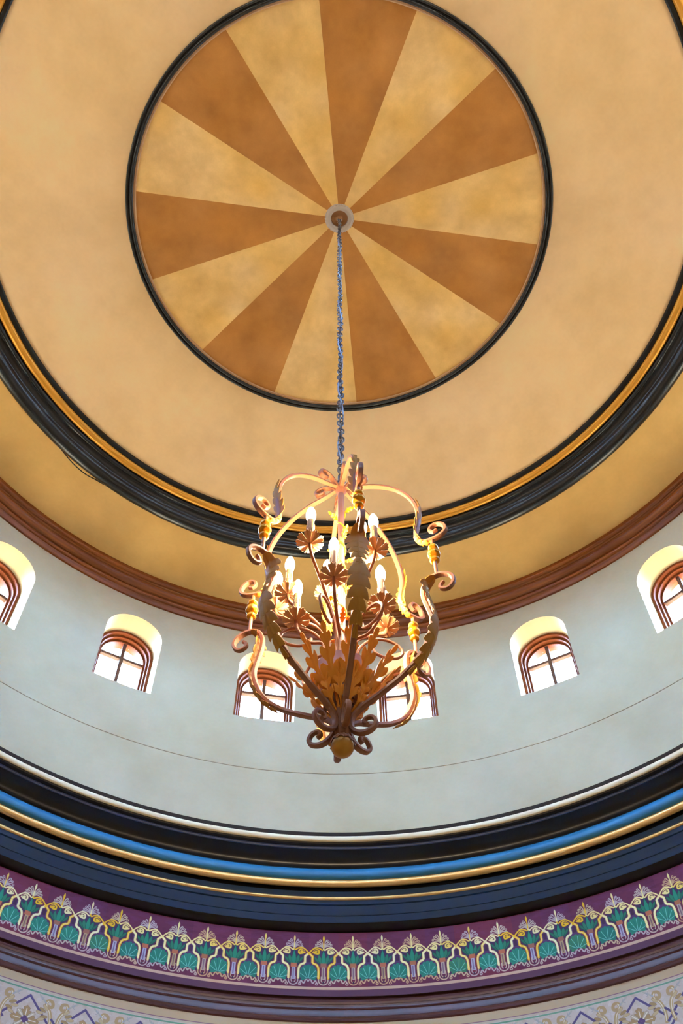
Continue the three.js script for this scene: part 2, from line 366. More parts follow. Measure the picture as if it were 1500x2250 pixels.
/* ---------- cornice under the drum ---------- */
{
  const g = structGroup('trim_4', 'deep black, blue and gold cornice ringing the foot of the drum');
  const R = atRatio;
  const lip = [R(1.0875, 4.662)[0], 4.70];
  obj('black_lip', lathe([[RD + 0.02, 4.70], lip, [lip[0], 4.672], [3.10, 4.64], [3.16, 4.66], [RD + 0.02, 4.66]]), M.black, g);
  obj('cream_bead', lathe([...arc(R(1.0906, 4.655)[0] + 0.002, 4.656, 0.017, 90, 330, 10), [3.10, 4.66]], { crease: 0.9 }), M.cream, g);
  // black cove with a small astragal at its top edge
  const c0 = R(1.098, 4.645), c1 = R(1.1055, 4.642), c2 = R(1.111, 4.64);
  obj('black_cove', lathe([[3.09, 4.665], c0, [c1[0] - 0.004, 4.652], [c2[0] + 0.004, 4.652],
    R(1.122, 4.645), R(1.132, 4.632), R(1.141, 4.612), R(1.148, 4.585), R(1.1525, 4.562), [3.30, 4.60], [3.34, 4.72], [3.09, 4.72]], { crease: 0.8 }), M.black, g);
  obj('blue_sheen_astragal', lathe(arc((c1[0] + c2[0]) / 2, 4.645, 0.009, 0, 360, 16).slice(0, -1), { crease: 0.9 }), M.blueSheen, g);  // bluish reflection of the pale wall put into the bead colour
  const b = R(1.1592, 4.545);
  obj('blue_torus', lathe(arc(b[0] + 0.004, b[1] + 0.006, 0.034, 60, 420, 24).slice(0, -1), { crease: 0.9 }), M.blue, g);
  const e = R(1.1742, 4.518);
  obj('gold_bead', lathe(arc(e[0] + 0.004, e[1] + 0.004, 0.028, 60, 420, 20).slice(0, -1), { crease: 0.9 }), M.gilt, g);
  obj('black_recess', lathe([[3.27, 4.58], R(1.176, 4.53), R(1.182, 4.515), R(1.193, 4.505), R(1.197, 4.475), [3.52, 4.475], [3.52, 4.66], [3.34, 4.66]]), M.black, g);
  obj('navy_fillet', lathe([R(1.1915, 4.477), R(1.2025, 4.468), [3.55, 4.467], [3.55, 4.50]]), M.navy, g);
  const f = R(1.2056, 4.462);
  obj('gold_line', lathe(arc(f[0] + 0.003, f[1] + 0.004, 0.0115, 60, 420, 14).slice(0, -1), { crease: 0.9 }), M.gilt, g);
  obj('navy_fascia', lathe([R(1.2072, 4.458), R(1.2172, 4.443), [R(1.2172, 4.443)[0] + 0.02, 4.445], [R(1.2195, 4.438)[0] + 0.02, 4.440], R(1.2203, 4.436), R(1.2395, 4.41), [R(1.24, 4.409)[0] + 0.008, 4.4105], R(1.2415, 4.408), R(1.2549, 4.39), [3.56, 4.395], [3.66, 4.40], [3.66, 4.49]]), M.navy, g);
  obj('shade_soffit', lathe([R(1.2553, 4.388), [3.53, 4.379], [3.66, 4.374], [3.66, 4.394], [3.56, 4.394]]), M.black, g);  // black ring paints in the shadow band between fascia and frieze
}

/* ---------- painted frieze ---------- */
const FR_TOP = [3.575, 4.372], FR_BOT = [3.63, 3.975];
function canvasTex(w, h, draw) {
  const c = document.createElement('canvas'); c.width = w; c.height = h; draw(c.getContext('2d'), w, h);
  const t = new THREE.CanvasTexture(c); t.colorSpace = THREE.SRGBColorSpace; t.wrapS = THREE.RepeatWrapping; t.wrapT = THREE.ClampToEdgeWrapping; return t;
}
const friezeTex = canvasTex(2048, 280, (x, W, Hh) => {
  const bgs = ['#683044', '#6c3046', '#652d42', '#702f40', '#643048'];
  for (let i = 0; i < 16; i++) { x.fillStyle = bgs[Math.floor(rnd() * 5)]; x.fillRect(i * 128 - 1, 0, 130, Hh); }
  for (let i = 0; i < 900; i++) { x.fillStyle = rnd() < 0.5 ? 'rgba(120,60,110,0.10)' : 'rgba(60,20,40,0.10)'; x.beginPath(); x.ellipse(rnd() * W, rnd() * Hh, 6 + rnd() * 30, 2 + rnd() * 7, 0, 0, 7); x.fill(); }
  const golds = ['#ecd88c', '#e9d084', '#e8d79c', '#e9c460', '#e4b02c', '#e4dab0', '#e9cd78'], pales = ['#c4a884', '#bda894', '#b5a09c', '#c49a70'], greens = ['#34806a', '#317c66', '#3f7858', '#2e7464'];
  const pick = (a) => a[Math.floor(rnd() * a.length)];
  const line = (pts, w, col) => { x.strokeStyle = col; x.lineWidth = w; x.lineCap = x.lineJoin = 'round'; x.beginPath(); x.moveTo(pts[0], pts[1]); for (let i = 2; i < pts.length; i += 4) x.quadraticCurveTo(pts[i], pts[i + 1], pts[i + 2], pts[i + 3]); x.stroke(); };
  const Y = (y) => (y - 2050) * 2;                       // rows as they lie in the frieze
  const cells = []; for (let i = 0; i < 16; i++) cells.push([pick(golds), pick(pales), pick(greens), pick(['#a86a48', '#9a6450', '#b4684a']), pick(['#b49a8c', '#aaa2b8', '#b0906a'])]);
  const cell = (i) => cells[(i + 16) % 16];
  for (let pass = 0; pass < 2; pass++) for (let i = -1; i <= 16; i++) {
    const cx = i * 128 + 64, [gold, pale, green, stemCol, shaftCol] = cell(i), bx = cx + 64, g2 = cell(i + 1)[0];
    if (pass === 0) {
    // dark ground under the arcs
    x.fillStyle = '#4a3350'; x.beginPath(); x.moveTo(cx - 46, Y(2096)); x.lineTo(cx - 6, Y(2088)); x.lineTo(cx, Y(2084)); x.lineTo(cx + 6, Y(2088)); x.lineTo(cx + 46, Y(2096)); x.lineTo(cx + 34, Y(2120)); x.lineTo(cx - 34, Y(2120)); x.fill();
    // lotus cup
    for (const [dx, w2, top, col] of [[-33, 13, 2101, '#2f6a52'], [33, 13, 2101, '#2f6a52'], [-18, 15, 2097, '#337458'], [18, 15, 2097, '#337458'], [0, 16, 2087, '#2f8266']]) {
      x.fillStyle = col; x.beginPath(); x.moveTo(cx + dx * 0.35 - 5, Y(2117)); x.quadraticCurveTo(cx + dx - w2, Y(2108), cx + dx * 1.15, Y(top)); x.quadraticCurveTo(cx + dx + w2, Y(2108), cx + dx * 0.35 + 5, Y(2117)); x.fill();
      x.strokeStyle = '#234a44'; x.lineWidth = 1.5; x.stroke();
    }
    x.fillStyle = stemCol; x.fillRect(cx - 13, Y(2116), 26, 18);
    x.fillStyle = shaftCol; x.fillRect(cx - 8, Y(2125), 16, Y(2152) - Y(2125));
    x.fillStyle = 'rgba(70,50,80,0.5)'; x.fillRect(cx - 3, Y(2127), 5, Y(2150) - Y(2127));
    // U-shaped foot
    for (const [r, c2, w2] of [[20, pale, 5], [9, pale, 4]]) { x.strokeStyle = c2; x.lineWidth = w2; x.beginPath(); x.moveTo(cx - r, Y(2146)); x.lineTo(cx - r, Y(2154)); x.arc(cx, Y(2154), r, Math.PI, 0, true); x.lineTo(cx + r, Y(2146)); x.stroke(); }
    line([cx - 20, Y(2148), cx - 27, Y(2148), cx - 27, Y(2144)], 3, pale); line([cx + 20, Y(2148), cx + 27, Y(2148), cx + 27, Y(2144)], 3, pale);
    x.fillStyle = '#3b2c44'; x.beginPath(); x.arc(cx, Y(2159), 4, 0, 7); x.fill();
    // palmette feathers
    for (let k = -4; k <= 4; k++) if (k) {
      const a = k * 0.36, r = 38 - Math.abs(k) * 1.2, ex = cx + Math.sin(a) * r, ey = Y(2083) - Math.cos(a) * r;
      line([cx + k * 1.2, Y(2082), cx + Math.sin(a * 0.6) * r * 0.5, Y(2083) - Math.cos(a * 0.6) * r * 0.6, ex, ey], 4.2, pale);
      x.strokeStyle = pale; x.lineWidth = 3.2; x.beginPath(); x.arc(ex + Math.sign(k) * 2.5, ey + 2.5, 3.6, 0, 7); x.stroke();
    }
    line([cx, Y(2083), cx, Y(2076), cx, Y(2066)], 5, gold);
    x.fillStyle = gold; x.beginPath(); x.moveTo(cx, Y(2056)); x.quadraticCurveTo(cx + 9, Y(2063), cx, Y(2071)); x.quadraticCurveTo(cx - 9, Y(2063), cx, Y(2056)); x.fill();
    // shell panel inside the bottle shape (between palmettes)
    x.fillStyle = '#5a3a5e'; x.beginPath(); x.moveTo(bx - 14, Y(2100)); x.lineTo(bx + 14, Y(2100)); x.lineTo(bx + 14, Y(2114)); x.quadraticCurveTo(bx + 40, Y(2122), bx + 40, Y(2148)); x.lineTo(bx - 40, Y(2148)); x.quadraticCurveTo(bx - 40, Y(2122), bx - 14, Y(2114)); x.fill();
    x.fillStyle = '#4a2c46'; x.fillRect(bx - 7, Y(2101), 14, 26);
    for (let k = -5; k <= 5; k++) {
      const a = k * 0.44, r = 36 - Math.abs(k) * 0.5, px = bx + Math.sin(a) * r * 0.98, py = Y(2139) - Math.cos(a) * r;
      x.fillStyle = green; x.beginPath(); x.moveTo(bx, Y(2150)); x.lineTo(px - 8 * Math.cos(a), py - 8 * Math.sin(a) + 3); x.arc(px, py + 3, 8, Math.PI + a, a, false); x.lineTo(bx, Y(2150)); x.fill();
    }
    for (let k = -4; k <= 5; k++) { const a = (k - 0.5) * 0.44; line([bx + Math.sin(a) * 5, Y(2149), bx + Math.sin(a) * 16, Y(2146) - Math.cos(a) * 16, bx + Math.sin(a) * 34, Y(2139) - Math.cos(a) * 31], 2.2, k % 2 ? '#7cc0ae' : '#2b6e66'); }
    // curls under the shell
    for (const s of [-1, 1]) {
      line([bx, Y(2156), bx + s * 10, Y(2148), bx + s * 15, Y(2157), bx + s * 19, Y(2163), bx + s * 26, Y(2157), bx + s * 32, Y(2152), bx + s * 36, Y(2160)], 6, pale);
      x.strokeStyle = pale; x.lineWidth = 4; x.beginPath(); x.arc(bx + s * 36, Y(2162), 5, 0, 7); x.stroke();
      x.fillStyle = '#4c3450'; x.beginPath(); x.arc(bx + s * 37, Y(2151), 6, 0, 7); x.fill();
    }
    continue;
    }
    // gilt bottle outline
    for (const s of [-1, 1]) {
      const path = (w, col) => { x.strokeStyle = col; x.lineWidth = w; x.lineCap = x.lineJoin = 'round'; x.beginPath(); x.moveTo(bx, Y(2094)); x.lineTo(bx + s * 16, Y(2101)); x.lineTo(bx + s * 16, Y(2114)); x.lineTo(bx + s * 22, Y(2117)); x.quadraticCurveTo(bx + s * 43, Y(2118), bx + s * 43, Y(2134)); x.lineTo(bx + s * 43, Y(2149)); x.stroke(); };
      path(10, s < 0 ? gold : g2); path(2.5, 'rgba(255,255,232,0.5)');
    }
    // arcs and paisley leaves beside the palmette
    for (const s of [-1, 1]) {
      const col = s < 0 ? gold : g2;
      line([cx + s * 66, Y(2096), cx + s * 52, Y(2086), cx + s * 38, Y(2083), cx + s * 22, Y(2081), cx + s * 10, Y(2086), cx + s * 4, Y(2089), cx, Y(2084)], 6, col);
      x.fillStyle = col; x.beginPath(); x.moveTo(cx + s * 50, Y(2093)); x.quadraticCurveTo(cx + s * 34, Y(2080), cx + s * 18, Y(2087)); x.quadraticCurveTo(cx + s * 12, Y(2097), cx + s * 26, Y(2097)); x.quadraticCurveTo(cx + s * 38, Y(2097), cx + s * 50, Y(2093)); x.fill();
      line([cx + s * 44, Y(2091), cx + s * 32, Y(2085), cx + s * 25, Y(2090), cx + s * 23, Y(2094), cx + s * 29, Y(2092)], 2.4, '#5c4038');
    }
  }
  x.fillStyle = '#c4a288'; x.fillRect(0, Y(2168.5), W, 13);
  x.fillStyle = '#5c3c4c'; x.fillRect(0, Y(2175.5), W, Hh - Y(2175.5));
});
friezeTex.repeat.set(8, 1);
{
  // v follows the picture rows: row y belongs to ratio q(y)
  const n = 1152, at = 0.01554, P = 2 * Math.PI / 128;
  const rowsQ = []; for (let i = 0; i <= 8; i++) rowsQ.push(i / 8);
  const q0 = 1.2758, q1 = 1.4165;
  const prof = rowsQ.map((t) => { // along the wall line, solve ratio
    const q = q0 + (q1 - q0) * t; // (r+2)/h = q with r = a + b h
    const b = (FR_BOT[0] - FR_TOP[0]) / (FR_BOT[1] - FR_TOP[1]), a = FR_TOP[0] - b * FR_TOP[1]; const h = (a + 2) / (q - b); return [a + b * h, h];
  });
  const pos = [], uv = [], idx = [], m = prof.length;
  for (let j = 0; j <= 256; j++) {
    const an = at + P * (j / 2 - 0.5);
    prof.forEach(([r, h], i) => { pos.push(r * Math.sin(an), H(h), -r * Math.cos(an)); uv.push(j / 256, 1 - rowsQ[i]); });
  }
  for (let j = 0; j < 256; j++) for (let i = 0; i < m - 1; i++) { const a = j * m + i; idx.push(a, a + 1, a + m, a + 1, a + m + 1, a + m); }
  struct('wall_frieze', geoFrom(pos, idx, uv), std({ map: friezeTex, roughness: 0.75, specularIntensity: 0.3 }), 'painted purple frieze with gilt palmettes and green shells under the cornice');
}
struct('wall_frieze_backing', lathe([[3.66, 4.52], [3.70, 4.52], [3.76, 4.9], [3.90, 4.9], [3.90, 3.6], [3.70, 3.6], [3.66, 3.98]]), M.maroon, 'masonry ring behind the frieze and cornice');

/* ---------- lower brown moulding and patterned wall ---------- */
{
  const R = atRatio;
  struct('trim_5', lathe([R(1.4155, 3.99), R(1.4190, 3.985), [R(1.4205, 3.98)[0] - 0.004, 3.972], ...[[1.4245, 3.958], [1.430, 3.94], [1.4350, 3.93], [1.4365, 3.92], [1.4395, 3.914], [1.443, 3.905], [1.446, 3.888], [1.449, 3.884], [1.456, 3.868], [1.4635, 3.848], [1.4645, 3.836], [1.469, 3.828], [1.4745, 3.81]].map(([q, h]) => R(q, h)), [3.66, 3.80], [3.72, 3.80], [3.72, 4.0]], { crease: 0.45 }), M.maroon, 'stepped maroon wooden moulding below the painted frieze');
}
const latticeTex = canvasTex(1024, 1024, (x, W, Hh) => {
  const k = 512 / 0.308, Y = (h) => (3.815 - h) * k;
  x.fillStyle = '#bcab9b'; x.fillRect(0, 0, W, Hh);
  for (let i = 0; i < 500; i++) { x.fillStyle = rnd() < 0.5 ? 'rgba(235,230,235,0.12)' : 'rgba(150,120,90,0.10)'; x.beginPath(); x.ellipse(rnd() * W, rnd() * Hh, 8 + rnd() * 40, 6 + rnd() * 20, rnd() * 3, 0, 7); x.fill(); }
  x.fillStyle = '#b59a74'; x.fillRect(0, 0, W, Y(3.757)); x.fillStyle = '#7a5260'; x.fillRect(0, Y(3.757), W, 9);
  x.fillStyle = '#b8a48a'; x.fillRect(0, Y(3.752), W, 20); x.fillStyle = '#5d8a6c'; x.fillRect(0, Y(3.735), W, 15);
  const line = (pts, w, col) => { x.strokeStyle = col; x.lineWidth = w; x.lineCap = 'round'; x.lineJoin = 'round'; x.beginPath(); x.moveTo(pts[0], pts[1]); for (let i = 2; i < pts.length; i += 4) x.quadraticCurveTo(pts[i], pts[i + 1], pts[i + 2], pts[i + 3]); x.stroke(); };
  for (let i = -1; i <= 2; i++) for (let r = 0; r < 3; r++) {
    const cx = 256 + i * 512, top = Y(3.70) + r * 470, cy = top + 232;
    // diamond strands, broken where they pass under
    const seg = (ax, ay, bx, by) => { x.strokeStyle = '#4b3a66'; x.lineWidth = 21; x.lineCap = 'butt'; x.lineJoin = 'miter'; x.beginPath(); x.moveTo(ax, ay); x.lineTo(bx, by); x.stroke(); };
    x.strokeStyle = '#4b3a66'; x.lineWidth = 21; x.lineJoin = 'miter'; x.lineCap = 'butt';
    x.beginPath(); x.moveTo(cx - 105, top + 112); x.lineTo(cx, top); x.lineTo(cx + 220, top + 234); x.stroke();
    seg(cx - 150, top + 160, cx - 285, top + 303); seg(cx + 285, top + 303, cx + 170, top + 425); seg(cx - 285, top + 165, cx - 190, top + 265);
    // flower of four broad lobed leaves and four slim ones
    for (let a = 0; a < 8; a++) {
      const t = a * Math.PI / 4, ux = Math.sin(t), uy = -Math.cos(t), nx = -uy, ny = ux;
      const pt = (l, w) => [cx + ux * l + nx * w, cy + uy * l + ny * w];
      const poly = a % 2 ? [[20, 0], [50, 16], [92, 22], [112, 8], [98, 0], [112, -8], [92, -22], [50, -16]] : [[14, 0], [40, 22], [62, 48], [86, 44], [84, 24], [112, 30], [132, 0], [112, -30], [84, -24], [86, -44], [62, -48], [40, -22]];
      x.fillStyle = a % 2 ? '#b2a288' : '#a08150'; x.beginPath(); poly.forEach((q, i) => { const [px, py] = pt(...q); i ? x.lineTo(px, py) : x.moveTo(px, py); }); x.closePath(); x.fill();
      x.strokeStyle = 'rgba(95,70,50,0.5)'; x.lineWidth = 3; x.stroke();
      const p0 = pt(24, 0), p1 = pt(100, 0); line([...p0, (p0[0] + p1[0]) / 2, (p0[1] + p1[1]) / 2, ...p1], 8, '#d8ccb4');
    }
    x.fillStyle = '#54305e'; for (let a = 0; a < 4; a++) { const t = a * Math.PI / 2; x.beginPath(); x.ellipse(cx + Math.sin(t) * 18, cy - Math.cos(t) * 18, 17, 17, 0, 0, 7); x.fill(); }
    // leafy scrolls between diamonds
    for (const s of [-1, 1]) {
      const ex = cx + s * 256;
      line([ex - s * 40, top + 300, ex - s * 14, top + 170, ex - s * 60, top + 96, ex - s * 122, top + 30, ex - s * 84, top + 2, ex - s * 40, top - 8, ex - s * 38, top + 44, ex - s * 46, top + 70, ex - s * 72, top + 56], 30, '#a98c5c');
      line([ex - s * 42, top + 290, ex - s * 18, top + 172, ex - s * 62, top + 100, ex - s * 116, top + 34, ex - s * 84, top + 10], 9, '#d6c8a6');
      for (let q = 0; q < 5; q++) {
        x.fillStyle = q % 2 ? '#9c7f4c' : '#b99f72'; x.beginPath(); x.ellipse(ex - s * (96 + (q % 3) * 22), top + 74 + q * 30, 34, 15, s * (0.75 - q * 0.3), 0, 7); x.fill();
        x.strokeStyle = 'rgba(90,66,44,0.45)'; x.lineWidth = 3; x.stroke();
      }
      for (let q = 0; q < 4; q++) { x.fillStyle = q % 2 ? '#9d9a96' : '#aba28f'; x.beginPath(); x.ellipse(cx + s * (88 + q * 20), top - 26 + q * 17, 19, 9, s * 0.9, 0, 7); x.fill(); }
      line([cx + s * 96, top + 20, cx + s * 130, top + 8, cx + s * 120, top - 22], 5, '#97908c');
    }
  }
});
latticeTex.repeat.set(37, 1);
{
  // wall from the moulding down to the floor; print only in its top band
  const at = 0.44996, n = 222, r0 = 3.63;
  const band = [[r0, 3.815], [r0, 3.199]];
  const pos = [], uv = [], idx = [];
  for (let j = 0; j <= n; j++) { const an = at + 2 * Math.PI * (j / n) - Math.PI / 74; band.forEach(([r, h], i) => { pos.push(r * Math.sin(an), H(h), -r * Math.cos(an)); uv.push(j / n, 1 - i); }); }
  for (let j = 0; j < n; j++) { const a = j * 2; idx.push(a, a + 1, a + 2, a + 1, a + 3, a + 2); }
  struct('wall_patterned', geoFrom(pos, idx, uv), std({ map: latticeTex, roughness: 0.65 }), 'stencilled wall band with purple interlaced diamonds and tan leaf scrolls');
}
struct('wall_rotunda', lathe([[3.63, 3.199], [3.63, -1.6], [3.90, -1.6], [3.90, 3.7], [3.70, 3.7], [3.66, 3.199]], { n: 120 }), M.lowWall, 'plastered lower wall of the rotunda below the painted bands');
{
  const t = plasterTex([232, 226, 214], 0.08, 101); t.repeat.set(1 / 2, 1 / 2);
  const g = lathe([[0.001, -1.6], [3.9, -1.6], [3.9, -1.8], [0.001, -1.8]], { n: 96 });
  struct('floor', g, std({ map: t, roughness: 0.35 }), 'pale polished stone floor of the rotunda');
}
/* ---------- outside: added bounce roof round the drum, slab on top ---------- */
{
  const t = plasterTex([182, 120, 66], 0.3, 131); t.repeat.set(1 / 2, 1 / 2);
  const g = lathe([[3.74, 5.55], [16, 5.55], [16, 5.35], [3.74, 5.35]], { n: 96 });  // unseen roof added and tinted clay to send warm light up through the windows
  struct('bounce_roof', g, std({ map: t, roughness: 0.9 }), 'unseen flat roof added outside around the drum, sandy warm to bounce light upward');
  struct('roof', lathe([[0.001, TOP + 0.12], [3.9, TOP + 0.12], [3.9, TOP - 0.02], [0.001, TOP - 0.02]], { n: 96 }), std({ map: t, roughness: 0.9 }), 'roof slab closing the drum above the ceiling');
}

/* ---------- ceiling canopy and chain ---------- */
const CY = 7.218;
{
  const g = thing('ceiling_canopy', 'round pale plaster canopy ring with brown cup at centre of the painted sunburst', 'canopy', [0, H(CY), 0]);
  const L = (p, o) => { const q = lathe(p, { n: 64, ...o }); q.translate(0, -H(CY), 0); return q; };
  obj('plaster_ring', L([[0.056, CY], [0.056, CY - 0.012], ...arc(0.073, CY - 0.016, 0.017, 180, 360, 8), [0.092, CY - 0.012], [0.096, CY - 0.004], [0.096, CY]], { crease: 0.8 }), std({ color: 0xa99a92, roughness: 0.6 }), g);
  for (let i = 0; i < 28; i++) { const b = new THREE.SphereGeometry(0.006, 8, 6); const a = i / 28 * 2 * Math.PI; b.translate(0.092 * Math.sin(a), -0.012, 0.092 * Math.cos(a)); obj('ring_bead', b, std({ color: 0xb5a69c, roughness: 0.6 }), g); }
  obj('cup', L([[0.056, CY], [0.054, CY - 0.006], [0.03, CY - 0.009], [0.02, CY - 0.02], [0.012, CY - 0.03], [0.001, CY - 0.03], [0.001, CY]], { crease: 0.8 }), std({ color: 0x9a6636, roughness: 0.5 }), g);
  const hook = new THREE.TorusGeometry(0.013, 0.004, 8, 20); hook.translate(0, -0.042, 0); obj('hook', hook, std({ color: 0xa08a80, roughness: 0.4, metalness: 0.5 }), g);
}
const CH_TOP = CY - 0.05, CH_BOT = 3.60;
{
  const g = thing('hanging_chain', 'long dark steel chain with a pale cord from ceiling canopy down to chandelier', 'chain', [0, H(CH_BOT), 0]);
  const a = 0.012, b = 0.021, wire = 0.0036;
  const pts = []; for (let i = 0; i < 24; i++) { const t = i / 24 * 2 * Math.PI; pts.push(new THREE.Vector3(a * Math.cos(t), Math.sign(Math.sin(t)) * Math.max(0, (b - a)) + a * Math.sin(t), 0)); }
  const linkGeo = new THREE.TubeGeometry(new THREE.CatmullRomCurve3(pts, true), 22, wire, 5, true);
  const pitch = 2 * b - 2 * wire + 0.0002, n = Math.floor((CH_TOP - CH_BOT) / pitch);
  for (let i = 0; i <= n; i++) {
    const m = obj('chain_link', linkGeo, M.steel, g);
    const y = CH_TOP - CH_BOT - 0.005 - i * ((CH_TOP - CH_BOT - 0.012) / n);
    m.position.set(0.0022 * Math.sin(i * 0.5), y, 0.002 * Math.cos(i * 0.37));
    m.rotation.y = (i % 2) * Math.PI / 2 + 0.5 + i * 0.05;
  }
  const cp = []; for (let i = 0; i <= 90; i++) { const t = i / 90, r = 0.0055 + 0.006 * (1 - t), an = t * 40; cp.push([r * Math.cos(an), 0.03 + t * (CH_TOP - CH_BOT - 0.02), r * Math.sin(an)]); }
  obj('cord', tube3(cp, 0.0034, 420, 6), M.cord, g);
}

/* ---------- chandelier ---------- */
const C0 = 2.09;
const ch = thing('chandelier', 'wrought-iron cage chandelier with six scrolled arms, gilt leaves and lit candle bulbs', 'chandelier', [0, H(C0), 0]);
const low = (g) => { g.translate(0, -C0, 0); return g; };
const upperPts = [[0.012, 3.545], [0.06, 3.515], [0.12, 3.487], [0.185, 3.435], [0.237, 3.362], [0.268, 3.283], [0.279, 3.21], [0.276, 3.14], [0.266, 3.08], [0.268, 3.035], [0.288, 3.008], [0.316, 3.008], [0.345, 3.019], [0.364, 3.042], [0.361, 3.075], [0.34, 3.094], [0.319, 3.086], [0.312, 3.066], [0.324, 3.052], [0.336, 3.06]];
const lowerPts = [[0.334, 2.757], [0.324, 2.745], [0.322, 2.727], [0.342, 2.716], [0.36, 2.732], [0.366, 2.762], [0.35, 2.79], [0.319, 2.801], [0.289, 2.789], [0.27, 2.755], [0.266, 2.70], [0.277, 2.635], [0.284, 2.58], [0.27, 2.51], [0.236, 2.435], [0.182, 2.372], [0.11, 2.318], [0.055, 2.283], [0.03, 2.255], [0.026, 2.22], [0.04, 2.193], [0.064, 2.183], [0.088, 2.192], [0.097, 2.213], [0.086, 2.235], [0.068, 2.236], [0.062, 2.222], [0.072, 2.213]];
const topCurlPts = [[0.012, 3.525], [0.03, 3.555], [0.055, 3.58], [0.082, 3.583], [0.099, 3.567], [0.095, 3.546], [0.077, 3.542], [0.068, 3.555], [0.078, 3.563]];
const endTaper = (u) => 0.72 + 0.28 * Math.min(1, Math.min(u, 1 - u) * 8);
const upperGeo = low(sweep(upperPts, { w: 0.0085, t: 0.007, n: 120, taper: endTaper }));
const lowerGeo = low(sweep(lowerPts, { w: 0.0085, t: 0.007, n: 170, taper: endTaper }));
const curlGeo = low(sweep(topCurlPts, { w: 0.010, t: 0.006, n: 60, taper: endTaper }));
const rodGeo = (() => { const g = new THREE.CylinderGeometry(0.006, 0.006, 0.205, 12); g.translate(0.316, 2.905 - C0, 0); return g; })();
const beadGeo = (() => {
  const p = []; const add = (c, r, hh) => { for (let i = 0; i <= 8; i++) { const a = -90 + i * 22.5; p.push(new THREE.Vector2(Math.max(0.0065, 0.006 + (r - 0.006) * Math.pow(Math.max(0, Math.cos(a * D)), 0.85)), c + hh * Math.sin(a * D))); } };
  p.push(new THREE.Vector2(0.006, 2.872)); add(2.886, 0.0165, 0.0100); add(2.921, 0.0215, 0.0180); add(2.957, 0.017, 0.0108); p.push(new THREE.Vector2(0.006, 2.972));
  const g = toCreasedNormals(new THREE.LatheGeometry(p, 24), 0.9); g.translate(0.316, -C0, 0); return g;
})();
const leafUp = low(cutLeaf([[0.272, 3.02], [0.259, 3.07], [0.268, 3.13], [0.278, 3.18], [0.281, 3.225], [0.27, 3.29]], acanthus(7), { w: 0.028, curl: 0.2, side: -1, lift: 0.010, rib: 0.2, fine: 2 }));
const leafLip = low(leaf([[0.264, 3.06], [0.272, 3.024], [0.293, 3.003], [0.322, 3.006]], { w: 0.017, lobes: 5, curl: 0.5, side: -1, lift: 0.008, rows: 44 }));
const leafA = low(leaf([[0.318, 2.803], [0.287, 2.79], [0.267, 2.757], [0.261, 2.72], [0.267, 2.665], [0.277, 2.615]], { w: 0.029, lobes: 8, curl: 0.45, side: -1, lift: -0.009, rows: 84 }));
const leafAo = low(cutLeaf([[0.30, 2.80], [0.278, 2.772], [0.270, 2.74], [0.272, 2.70], [0.280, 2.65], [0.288, 2.595]], acanthus(6), { w: 0.04, curl: 0.3, side: 1, lift: 0.011, rib: 0.2, fine: 2 }));
const leafB = low(cutLeaf([[0.280, 2.625], [0.288, 2.58], [0.282, 2.535], [0.262, 2.48], [0.232, 2.425], [0.19, 2.375]], acanthus(7), { w: 0.036, curl: 0.3, side: 1, lift: 0.011, rib: 0.2, fine: 2 }));
const ARM0 = 10;
for (let k = 0; k < 6; k++) {
  const arm = new THREE.Group(); arm.name = numbered('scroll_arm'); arm.rotation.y = (ARM0 + 60 * k - 90) * D; ch.add(arm);
  obj('upper_scroll', upperGeo, M.iron, arm);
  obj('lower_scroll', lowerGeo, M.iron, arm);
  obj('top_curl', curlGeo, M.iron, arm);
  obj('rod', rodGeo, M.iron, arm);
  obj('turned_beads', beadGeo, M.bead, arm);
  obj('acanthus_leaf', leafUp, M.leafMetal, arm); obj('acanthus_leaf', leafLip, M.leafMetal, arm);
  obj('acanthus_leaf', leafAo, M.leafMetal, arm); obj('acanthus_leaf', leafB, M.leafMetal, arm);
}
const lat = (p, n = 32) => { const g = new THREE.LatheGeometry(p.map(([r, h]) => new THREE.Vector2(r, h - C0)), n); return toCreasedNormals(g, 0.7); };
obj('hub', lat([[0.001, 3.585], [0.012, 3.58], [0.016, 3.56], [0.02, 3.55], [0.02, 3.525], [0.015, 3.515], [0.012, 3.50], [0.001, 3.50]]), M.iron, ch);
{ const r = new THREE.TorusGeometry(0.014, 0.004, 8, 20); r.translate(0, 3.594 - C0, 0); obj('hanging_loop', r, M.steel, ch); }
const column = obj('column', lat([[0.001, 3.51], [0.0115, 3.51], [0.0115, 2.30], [0.001, 2.30]], 20), M.column, ch);
{
  const p = []; for (let i = 0; i <= 120; i++) { const t = i / 120, a = t * 2 * Math.PI * 7; p.push([0.0145 * Math.cos(a), 2.5 + t * 0.86 - C0, 0.0145 * Math.sin(a)]); }
  obj('vine', tube3(p, 0.003, 300, 6), M.goldLeaf, column);
  const vl = leaf([[0.012, 0], [0.026, 0.016], [0.04, 0.022], [0.052, 0.03]], { w: 0.011, lobes: 3, curl: 0.4, side: 1, lift: 0, rows: 24, cols: 6 });
  for (let i = 0; i < 14; i++) { const m = obj('vine_leaf', vl, M.goldLeaf, column); m.position.y = 2.56 + i * 0.062 - C0; m.rotation.y = i * 2.4; }
}
